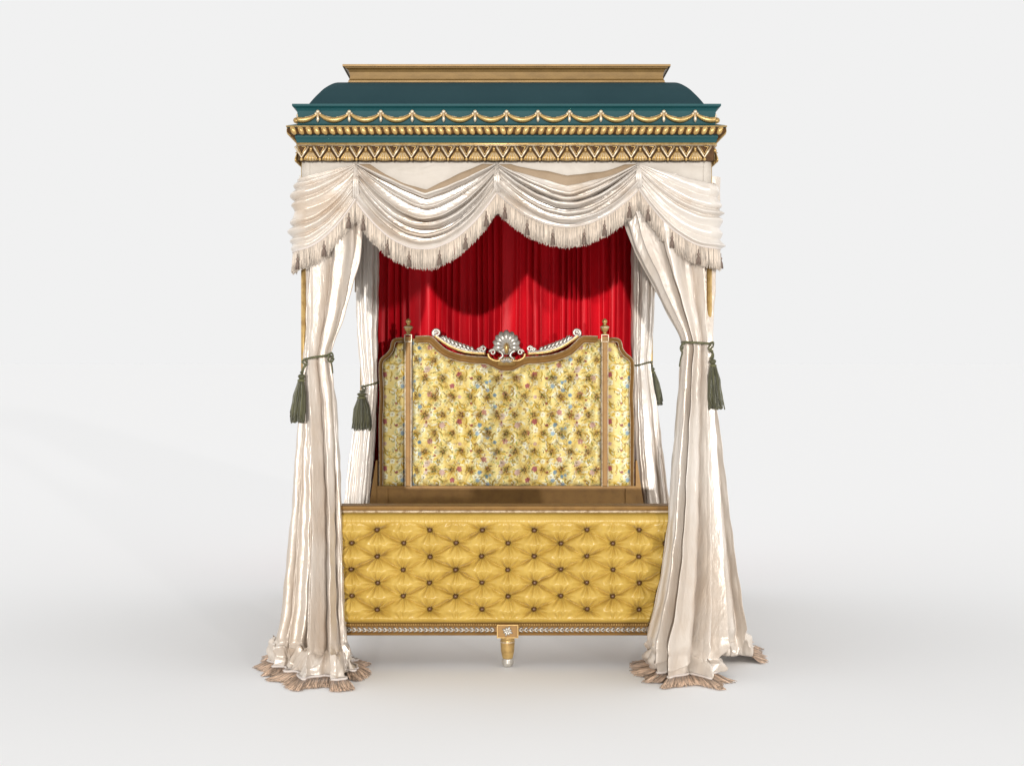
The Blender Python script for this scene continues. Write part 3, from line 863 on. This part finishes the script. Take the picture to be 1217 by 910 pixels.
swag(path_corner(1, XP[2], .34), 195.5, 224, 236, 218, 296, 6, 58, uc=.46, bulge=.035, fa=.24)
for sx in (-1, 1):
    ys = np.linspace(.34, 2.36, 4)
    for a, b in zip(ys[:-1], ys[1:]):
        swag(path_side(sx, a, b), 195.5, 236, 236, 226, 292, 6, int(70 + a * 10 + sx), nu=70, nv=120, fr_n=260, fa=.6)
# flat backing behind the swags
mb = MB()
u = np.linspace(0, 1, 120); vs = np.linspace(0, 1, 16)
def backing(pf):
    Pp, Nn = pf(u); A = np.zeros((120, 16, 3))
    for j, v_ in enumerate(vs):
        o = -.012 + .002 * np.sin(u * 15 + v_ * 3) * v_
        A[:, j, 0] = Pp[:, 0] + Nn[:, 0] * o; A[:, j, 1] = Pp[:, 1] + Nn[:, 1] * o; A[:, j, 2] = zf(190.5 + v_ * (50 - 2 * np.sin(u * 60)))
    return A
mb.grid(backing(path_front(-VX + .05, VX - .05)))
for sx in (-1, 1):
    mb.grid(backing(path_corner(sx, sx * (VX - .06), .4))); mb.grid(backing(path_side(sx, .4, 2.36)))
mb.build('backing_cloth', M_BACK, val, solid=.002)
# rear returns (lining side seen from inside)
mb = MB()
for sx in (-1, 1):
    A = np.array([[(sx * (VX - .002 - .14 * a), 2.345 + .01 * math.sin(a * 14), 2.66 + (2.155 - 2.66) * b + .01 * a * b) for b in np.linspace(0, 1, 12)] for a in np.linspace(0, 1, 20)])
    mb.grid(A)
mb.build('rear_return', M_LINING, val, solid=.003)
# knife-pleated drops at the peaks
mb = MB()
for xp, yb_ in ((XP[0], 236), (XP[1], 229), (XP[2], 224)):
    for q in range(3):
        s_ = (q - 1) * .010
        mb.tube([(xp + s_ * .3, VY - .012, zf(194)), (xp + s_, VY - .022, zf((194 + yb_) / 2)), (xp + s_ * 1.2, VY - .020, zf(yb_))], [.006, .008, .007], 7)
mb.build('peak_pleats', M_SWAG, val)

# ---- front and rear white curtains
def hem_fringe(mb, ring, centre, i0, i1, n, L, seed):
    """fringe spreading outward on the floor from part of the last ring"""
    idx = np.arange(i0, i1); hem = ring[idx % len(ring)]
    hem = resample(hem, 60)
    d = hem - np.array([centre[0], centre[1], 0]); d[:, 2] = 0
    d /= np.linalg.norm(d, axis=1)[:, None]; d[:, 2] = -.42
    fringe(mb, hem, int(n * 1.5), L * 1.08, .006, r=.0022, seed=seed, drop=d, lay=1)

def puddle(stack, centre, hemfn, nrow=70, rise=.05, seed=0, z_end=.034, crum=.026):
    """continue the tube: bend outwards to a hem outline on the floor, keeping its folds and piling up in rolls"""
    last = stack[-1]; nth = len(last); th = np.arange(nth) * 2 * PI / nth
    sm = last[:, :2].copy(); k = nth // 9
    for c in range(2):
        q = np.r_[last[-k:, c], last[:, c], last[:k, c]]; sm[:, c] = np.convolve(q, np.ones(2 * k + 1) / (2 * k + 1), 'valid')
    res = last[:, :2] - sm
    hx, hy = hemfn(th); out = []
    L = np.hypot(hx - sm[:, 0], hy - sm[:, 1])
    slope = (stack[-1] - stack[-4]) / 3.
    zl = last[0, 2]
    r = np.random.RandomState(seed)
    lump = .5 + .5 * np.sin(3 * th + r.uniform(0, 6)) * np.sin(5 * th + r.uniform(0, 6))
    for k in range(1, nrow + 1):
        t = k / nrow
        e = t ** 1.7
        keep = 1 - .35 * t
        roll = .016 * np.sin(PI * t) * np.sin(9 * t + 4 * lump + seed)
        x = sm[:, 0] * (1 - e) + hx * e + res[:, 0] * keep; y = sm[:, 1] * (1 - e) + hy * e + res[:, 1] * keep
        nrm = np.hypot(x - centre[0], y - centre[1]) + 1e-6
        x = x + roll * (x - centre[0]) / nrm; y = y + roll * (y - centre[1]) / nrm
        z = zl * (1 - t) ** 1.30 + z_end * t
        fold = np.hypot(res[:, 0], res[:, 1])
        z = z + rise * smooth((t - .25) / .3) * (1 - smooth((t - .72) / .28)) * (lump * (.6 + .4 * np.sin(14 * t + 6 * lump)) + .25 * np.sin(11 * th + 8 * t + seed)) + .10 * fold * np.sin(PI * t)
        out.append(np.stack([x, y, np.maximum(z, .004 + .010 * (1 - t))], -1))
    O = np.array(out); tt = np.linspace(0, 1, nrow)[:, None]
    d = np.zeros(O.shape[:2]); r2 = np.random.RandomState(seed + 50)
    for fq, am in ((8, 1.1), (15, .8), (27, .4), (60, .1)):
        kx, ky, kz = r2.normal(0, 1, 3); n_ = math.sqrt(kx * kx + ky * ky + kz * kz)
        q = (O[..., 0] * kx + O[..., 1] * ky + O[..., 2] * kz * 1.6) / n_ * fq
        kx, ky, kz = r2.normal(0, 1, 3); n_ = math.sqrt(kx * kx + ky * ky + kz * kz)
        q2 = (O[..., 0] * kx + O[..., 1] * ky + O[..., 2] * kz * 1.6) / n_ * fq
        d += am * (np.abs(np.sin(q + 1.5 * np.sin(q2 * .7))) - .6)
    d = d * crum * smooth(tt / .3) * (1 - smooth((tt - .9) / .1) * .5)
    ox = O[..., 0] - centre[0]; oy = O[..., 1] - centre[1]; n_ = np.hypot(ox, oy) + 1e-6
    O[..., 0] += ox / n_ * d; O[..., 1] += oy / n_ * d; O[..., 2] = np.maximum(O[..., 2] + d * .6 * (1 - tt ** 3), .004)
    return np.concatenate([stack, O])

def floorpt(px, py):
    D = CAMH * F / (py - CY); return ((px - CX) * D / F, D - CAMD)
def hem_outline(pts, wob=.012, seed=0):
    """pts: list of (theta_deg, px, py on the floor); theta measured as in bundle (90deg = back, 270 = front)"""
    pts = sorted(pts); a = np.radians([p[0] for p in pts]); q = np.array([floorpt(p[1], p[2]) for p in pts])
    a = np.r_[a[-1] - 2 * PI, a, a[0] + 2 * PI]; q = np.vstack([q[-1], q, q[0]])
    def f(th):
        w = wob * np.sin(th * 13 + seed) + wob * .7 * np.sin(th * 23 + 2 * seed)
        return np.interp(th, a, q[:, 0]) + w, np.interp(th, a, q[:, 1]) + w * np.sin(th * 7)
    return f

CGRP = 'champagne curtains tied back to the bed posts'
# left front
lf = thing('curtain', 'champagne satin curtain on the left front post, hem crumpled into three fringed heaps', 'curtain', (-1.09, -.07, 0), CGRP)
mb = MB(); mfr = MB(); mpi = MB()
A = bundle(mb, [(205, 372, 432, -.10, .10), (250, 364, 430, -.11, .10), (300, 363, 427, -.12, .08), (340, 366, 417, -.13, .06), (380, 367, 406, -.14, .04), (410, 366, 395, -.15, .0), (424, 365, 391, -.15, -.01),
                (440, 365, 393, -.155, -.0), (480, 368, 398, -.17, .02), (540, 371, 401, -.19, .04), (600, 373, 403.5, -.21, .05), (680, 372, 405.5, -.24, .06), (735, 371, 407, -.27, .06), (764, 369, 409, -.30, .05)], 6, 3, .24)
cA = (A[-1, :, 0].mean(), A[-1, :, 1].mean())
A = puddle(A, cA, hem_outline([(0, 409, 800), (40, 408, 790), (90, 390, 775), (140, 362, 785), (180, 352, 797), (215, 344, 806), (250, 365, 812), (280, 390, 815), (310, 407, 814), (340, 412, 806)], seed=1), rise=.075, seed=1)
mb.grid(A, closed_v=True)
n_ = A.shape[1]; hem_fringe(mfr, A[-1], cA, int(n_ * 190 / 360), int(n_ * 325 / 360), 900, .085, 1)
mpi.tube(resample(A[-1][int(n_ * 190 / 360):int(n_ * 325 / 360)], 60) + np.array([0, 0, .006]), .007, 6)
A = bundle(mb, [(205, 358, 400, -.06, .12), (300, 361, 397, -.08, .10), (380, 362, 390, -.09, .04), (424, 362, 384, -.10, .0),
                (440, 361, 384, -.10, .02), (480, 358, 384, -.11, .06), (540, 354, 384, -.12, .08), (600, 351, 384, -.13, .10), (680, 344, 382, -.14, .11), (730, 340, 380, -.15, .12), (762, 334, 376, -.16, .12)], 5, 9, .22)
cA = (A[-1, :, 0].mean(), A[-1, :, 1].mean())
A = puddle(A, cA, hem_outline([(0, 378, 790), (90, 360, 770), (140, 332, 775), (170, 324, 785), (195, 323, 794), (225, 331, 799), (270, 345, 802), (320, 370, 802)], seed=4), rise=.10, seed=3)
mb.grid(A, closed_v=True); n_ = A.shape[1]
hem_fringe(mfr, A[-1], cA, int(n_ * 150 / 360), int(n_ * 262 / 360), 420, .06, 2)
mpi.tube(resample(A[-1][int(n_ * 150 / 360):int(n_ * 262 / 360)], 50) + np.array([0, 0, .006]), .006, 6)
# small right heap
A = bundle(mb, [(424, 374, 390, -.12, -.02), (480, 379, 399, -.13, 0), (560, 383, 403, -.14, .01), (640, 386, 405.5, -.16, .02), (720, 389, 408, -.18, .02), (766, 390, 411, -.20, .02)], 5, 17, .18)
cA = (A[-1, :, 0].mean(), A[-1, :, 1].mean())
A = puddle(A, cA, hem_outline([(0, 422, 793), (60, 415, 785), (90, 400, 783), (180, 385, 795), (270, 405, 806), (300, 418, 806), (330, 422, 802)], seed=7), rise=.06, seed=9)
mb.grid(A, closed_v=True); n_ = A.shape[1]
seg = np.roll(A[-1], n_ // 4, 0); hem_fringe(mfr, seg, cA, int(n_ * 20 / 360), int(n_ * 118 / 360), 420, .065, 5)
mpi.tube(resample(seg[int(n_ * 20 / 360):int(n_ * 118 / 360)], 40) + np.array([0, 0, .006]), .006, 6)
mb.build('drape', M_SATIN, lf); mfr.build('hem_fringe', M_FRINGE_B, lf); mpi.build('hem_braid', M_PIPE, lf)

# right front
rf = thing('curtain', 'champagne satin curtain on the right front post, flaring to a wide fringed hem', 'curtain', (1.09, -.07, 0), CGRP)
mb = MB(); mfr = MB(); mpi = MB()
A = bundle(mb, [(205, 742, 846, -.10, .10), (250, 745, 843, -.11, .10), (290, 757, 842, -.12, .09), (330, 777, 841, -.13, .08), (370, 796, 841, -.14, .05), (398, 810, 842, -.15, .0), (408, 813, 842, -.15, -.01),
                (420, 812, 842, -.155, .0), (460, 809, 842, -.17, .01), (500, 806, 843, -.18, .02), (560, 801, 845, -.20, .03), (620, 797, 847, -.23, .04), (680, 790, 848, -.27, .04), (730, 781, 849, -.32, .02), (765, 772, 849, -.37, -.02)], 8, 31, .22, ph=.7)
cA = (A[-1, :, 0].mean(), A[-1, :, 1].mean())
A = puddle(A, cA, hem_outline([(0, 849, 800), (90, 830, 780), (150, 782, 783), (180, 773, 792), (210, 779, 802), (240, 791, 809), (270, 810, 811), (300, 836, 812), (335, 849, 809)], .006, seed=2), rise=.03, seed=6)
mb.grid(A, closed_v=True); n_ = A.shape[1]
hem_fringe(mfr, A[-1], cA, int(n_ * 165 / 360), int(n_ * 340 / 360), 1050, .085, 11)
mpi.tube(resample(A[-1][int(n_ * 165 / 360):int(n_ * 340 / 360)], 70) + np.array([0, 0, .006]), .007, 6)
A = bundle(mb, [(205, 800, 848, -.02, .14), (300, 812, 847, -.03, .12), (380, 822, 847, -.05, .05), (408, 826, 846, -.06, .02), (420, 826, 847, -.06, .03), (480, 830, 850, -.06, .08), (540, 836, 857, -.05, .13),
                (600, 841, 863, -.03, .18), (660, 846, 870, -.01, .22), (720, 849, 879, .0, .25), (748, 850, 884, .0, .26)], 6, 41, .20)
cA = (A[-1, :, 0].mean(), A[-1, :, 1].mean())
A = puddle(A, cA, hem_outline([(0, 896, 777), (60, 890, 767), (110, 868, 765), (180, 852, 775), (240, 856, 784), (290, 880, 787), (330, 894, 784)], .008, seed=5), rise=.07, seed=8)
mb.grid(A, closed_v=True); n_ = A.shape[1]
seg = np.roll(A[-1], n_ // 4, 0); hem_fringe(mfr, seg, cA, int(n_ * 45 / 360), int(n_ * 110 / 360), 240, .06, 15)
mb.build('drape', M_SATIN, rf); mfr.build('hem_fringe', M_FRINGE_B, rf); mpi.build('hem_braid', M_PIPE, rf)

# rear pair
for side in (-1, 1):
    if side < 0:
        rows = [(215, 423, 451, 2.12, 2.30), (340, 423, 450, 2.12, 2.29), (400, 425, 448.5, 2.13, 2.28), (440, 429, 449, 2.14, 2.26), (457, 431, 449, 2.15, 2.25), (470, 430, 449, 2.14, 2.26), (500, 423, 447.5, 2.10, 2.28),
                (540, 417, 445, 2.08, 2.30), (597, 411, 440, 2.06, 2.32), (690, 405, 436, 2.04, 2.36)]
        lab = 'narrow champagne curtain tied to the rear post left of the headboard'
    else:
        rows = [(215, 752, 779, 2.12, 2.30), (340, 752, 778, 2.12, 2.29), (390, 752, 776, 2.13, 2.28), (420, 752, 773.5, 2.14, 2.26), (431, 753, 772.5, 2.15, 2.25), (442, 753, 774, 2.14, 2.26), (480, 753, 780, 2.10, 2.28),
                (540, 755, 787, 2.08, 2.30), (597, 761, 794, 2.06, 2.32), (690, 768, 800, 2.04, 2.36)]
        lab = 'narrow champagne curtain tied to the rear post right of the headboard'
    t_ = thing('curtain', lab, 'curtain', (side * 1.088, 2.2, 0), CGRP)
    mb = MB(); A = bundle(mb, rows, 7, 60 + side, .17, nth=180, nrow=120); mb.grid(A, closed_v=True); mb.build('drape', M_SATIN, t_)

# ---- red back curtain
nu, nv = 700, 60
u = np.linspace(0, 1, nu); v = np.linspace(0, 1, nv)
U, V = np.meshgrid(u, v, indexing='ij')
w = U * 36 * 2 * PI + 3.6 * np.sin(U * 17) + 2.6 * np.sin(U * 41 + 1) + .35 * np.sin(V * 4 + U * 20)
f = (np.sqrt(np.sin(w / 2) ** 2 + .006)) * .065 + .020 * np.sin(w * .31 + 1) + .006 * np.sin(w * 1.7 + V * 3)
xr_ = -1.04 + 2.08 * U + .013 * np.sin(w + 1) + .012 * np.sin(V * 5 + U * 30) * V
yr = 2.40 - f * (.8 + .3 * V)
A = np.stack([xr_, yr, 2.733 + (.35 - 2.733) * V], -1)
mb = MB(); mb.grid(A)
o = mb.build('back_curtain', M_RED, None, solid=.002)
o['label'] = 'deep red pleated silk curtain hanging behind the floral headboard'; o['category'] = 'curtain'

# ---- tie-backs with tassels
TG = 'olive tie-backs with tassels'
def tassel(mb, top, L, W, seed, lean=(0, 0)):
    top = np.array(top, float); rr = np.random.RandomState(seed)
    le = np.array([lean[0], lean[1], 0])
    at = lambda t: top + np.array([0, 0, -L * t]) + le * t
    mb.ell(at(.04), (W * .14, W * .14, L * .03)); 
    mb.lathe(at(.09), [(W * .10, .02 * L), (W * .22, 0), (W * .27, -.03 * L), (W * .20, -.06 * L), (W * .17, -.08 * L)], 12)
    mb.ell(at(.20), (W * .27, W * .27, L * .04), None, 12, 7)
    for k in range(150):
        a = rr.uniform(0, 2 * PI); q = math.sqrt(rr.uniform(.1, 1)); w_ = W * .5 * q
        dx_, dy_ = math.cos(a), math.sin(a); ll = rr.uniform(.92, 1.03)
        mb.tube([at(.22) + np.array([dx_, dy_, 0]) * w_ * .45, at(.5 * ll) + np.array([dx_, dy_, 0]) * w_ * .85 + rr.normal(0, .002, 3),
                 at(.8 * ll) + np.array([dx_, dy_, 0]) * w_ * 1.02 + rr.normal(0, .003, 3), at(ll) + np.array([dx_, dy_, 0]) * w_ * 1.05 + rr.normal(0, .003, 3)], [.003, .004, .0042, .003], 4)
def cordtube(mb, pts, r=.006):
    p = spline(pts, max(20, int(len(pts) * 10)))
    d = np.r_[0, np.cumsum(np.linalg.norm(np.diff(p, axis=0), axis=1))]
    for ph in (0, PI * 2 / 3, PI * 4 / 3):
        q = p.copy(); q[:, 2] += r * .55 * np.sin(d * 160 + ph); q[:, 1] += r * .55 * np.cos(d * 160 + ph); mb.tube(q, r * .65, 6)
def tie(loc, label, loop, extra, tas, L, W, seed, lean=(0, 0)):
    t_ = thing('tie_back', label, 'tie-back', loc, TG)
    mb = MB(); cordtube(mb, loop)
    for e in extra: cordtube(mb, e, .0055)
    mb.build('cord', M_OLIVE, t_)
    mb = MB(); tassel(mb, tas, L, W, seed, lean); mb.build('tassel', M_OLIVE, t_)
# left front
y0 = -.19
tie((-1.05, -.1, Z(424, -.1)), 'olive cord and long tassel round the left front curtain, tassel hanging outside the post',
    [P(361, 428, -.10), P(362, 427, y0 + .03), P(370, 425, y0 - .02), P(380, 423.5, y0 - .02), P(390, 422.5, y0), P(395, 424, -.12), P(393, 424, -.0), P(380, 424, .06), P(365, 426, .05), P(360, 428, -.03), P(361, 428, -.10)],
    [[P(389, 422, y0 - .01), P(394, 419.5, y0), P(396, 424, y0), P(393, 428, y0), P(394.5, 434, y0 + .01), P(395.5, 443, y0 + .02)], [P(391, 423, y0 - .02), P(390, 428, y0 - .02), P(394, 430, y0 - .01), P(397, 426, y0)],
     [P(362, 427, y0 + .02), P(359, 430, y0 + .02), P(362.5, 433, y0), P(360, 438, y0), P(358.5, 443, y0)], [P(362, 428, y0 + .01), P(365, 432, y0), P(361.5, 437, y0), P(359.5, 444, y0)]],
    P(359, 440, y0), (500 - 440) / 223, .078, 1, (-.022, 0))
# right front
tie((1.05, -.1, Z(407, -.1)), 'olive cord and long tassel round the right front curtain, tassel hanging beside the outer edge',
    [P(846, 408, -.10), P(843, 408, y0 + .01), P(834, 407.5, y0 - .02), P(824, 407, y0 - .02), P(814, 406.5, y0), P(810, 407, -.12), P(812, 407, .0), P(825, 407, .06), P(842, 407, .05), P(847, 408, -.03), P(846, 408, -.10)],
    [[P(815, 407, y0 - .01), P(811, 409, y0), P(808.5, 414, y0), P(811, 419, y0), P(809, 426, y0), P(807.5, 435, y0)], [P(813, 408, y0 - .01), P(809.5, 411, y0), P(809.5, 417, y0), P(812, 412, y0)],
     [P(844, 408, y0 + .01), P(848, 407, y0), P(847, 412, y0), P(843.5, 416, y0), P(848, 421, y0), P(846, 428, y0)], [P(845, 409, y0), P(842, 414, y0 - .01), P(847, 418, y0 - .01), P(844.5, 426, y0)]],
    P(846.5, 422, y0), (484 - 422) / 223, .074, 2, (.022, 0))
yr0 = 2.12
tie((-1.06, 2.2, Z(457, 2.2)), 'olive cord and full tassel on the rear curtain left of the headboard',
    [P(432, 459, yr0), P(438, 457.5, yr0 - .01), P(445, 455.5, yr0), P(450, 453.5, 2.14), P(451, 454, 2.24), P(440, 456, 2.30), P(430, 458, 2.26), P(430, 459, 2.16), P(432, 459, yr0)],
    [[P(432, 458, yr0), P(430, 461, yr0 - .01), P(434, 464, yr0 - .02), P(430, 468, yr0 - .02)], [P(433, 459, yr0 - .01), P(434.5, 462, yr0 - .01), P(429.5, 465, yr0 - .02), P(432, 469, yr0 - .02)]],
    P(430, 463, yr0 - .03), (510 - 463) / 167., .135, 3)
tie((1.06, 2.2, Z(431, 2.2)), 'olive cord with small dark tassel on the rear curtain right of the headboard',
    [P(752.5, 434, 2.14), P(758, 434, yr0), P(766, 432, yr0), P(773, 430, yr0 + .01), P(775, 430, 2.2), P(765, 431, 2.30), P(753, 433, 2.25), P(752.5, 434, 2.14)],
    [[P(773, 430, yr0), P(775, 434, yr0 + .01), P(774.5, 440, yr0 + .02)]],
    P(774.5, 433, 2.2), (480 - 433) / 165., .075, 4, (.042, 0))

# ================================================================ floor, world, lamps, camera
mb = MB(); mb.add([(-400, -60, 0), (400, -60, 0), (400, 900, 0), (-400, 900, 0)], [(0, 1, 2, 3)])
fl = mb.build('floor', M_FLOOR, None, False); fl['kind'] = 'structure'

W = bpy.data.worlds.new('World'); scn.world = W; W.use_nodes = True
nt = W.node_tree; bg = nt.nodes['Background']
BG = .879; SIDE = 1.27; BASE = .14; TOPL = .83
tc = nt.nodes.new('ShaderNodeTexCoord'); sp = nt.nodes.new('ShaderNodeSeparateXYZ'); nt.links.new(tc.outputs['Generated'], sp.inputs[0])
def mrange(src, a, b, c, d):
    m = nt.nodes.new('ShaderNodeMapRange'); m.interpolation_type = 'SMOOTHSTEP'
    for k, v_ in zip(('From Min', 'From Max', 'To Min', 'To Max'), (a, b, c, d)): m.inputs[k].default_value = v_
    nt.links.new(src, m.inputs['Value']); return m.outputs[0]
def mth(op, a, b=None):
    m = nt.nodes.new('ShaderNodeMath'); m.operation = op
    for k, q in enumerate((a, b)):
        if q is None: continue
        if isinstance(q, (int, float)): m.inputs[k].default_value = q
        else: nt.links.new(q, m.inputs[k])
    return m.outputs[0]
# white paper behind, bright zones added left, right and overhead to light the floor, darker room elsewhere
paper = mth('MULTIPLY', mrange(sp.outputs['Y'], .3, .75, 0, BG - BASE), mrange(sp.outputs['Z'], .36, .6, 1, 0))
side = mth('MULTIPLY', mrange(mth('ABSOLUTE', sp.outputs['X']), .48, .68, 0, SIDE), mrange(sp.outputs['Z'], .05, .25, 0, 1))
top = mrange(sp.outputs['Z'], .66, .80, 0, TOPL)
tot = mth('ADD', mth('ADD', mth('ADD', paper, side), top), BASE)
cmb = nt.nodes.new('ShaderNodeCombineColor')
for k in range(3): nt.links.new(tot, cmb.inputs[k])
class _R: pass
mx = _R(); mx.outputs = {'Result': cmb.outputs[0]}
nt.links.new(mx.outputs['Result'], bg.inputs['Color']); bg.inputs['Strength'].default_value = 1

def sun(name, d, e, ang, col):
    l = bpy.data.lights.new(name, 'SUN'); l.energy = e; l.angle = math.radians(ang); l.color = col
    o = bpy.data.objects.new(name, l); COL.objects.link(o); o.location = (-3, -5, 4)
    o.rotation_euler = Vector(d).to_track_quat('-Z', 'Y').to_euler()
sun('key_lamp', (.08, 1, -.06), 2.35, .8, (1, .97, .93))
sun('second_lamp', (-.50, 1, -.09), 1.0, 1.5, (1, .97, .94))

cam = bpy.data.cameras.new('Camera'); co = bpy.data.objects.new('Camera', cam); COL.objects.link(co)
co.location = (0, -CAMD, CAMH); co.rotation_euler = (PI / 2, 0, 0)
cam.sensor_width = 36; cam.lens = 36 * F / 1217; cam.clip_end = 2000; cam.clip_start = .1
cam.shift_x = (608.5 - CX) / 1217; cam.shift_y = -(455 - CY) / 1217
scn.camera = co
scn.view_settings.view_transform = 'Standard'; scn.view_settings.look = 'None'
scn.view_settings.exposure = 0; scn.view_settings.gamma = 1
scn.render.resolution_x = 1024; scn.render.resolution_y = 765
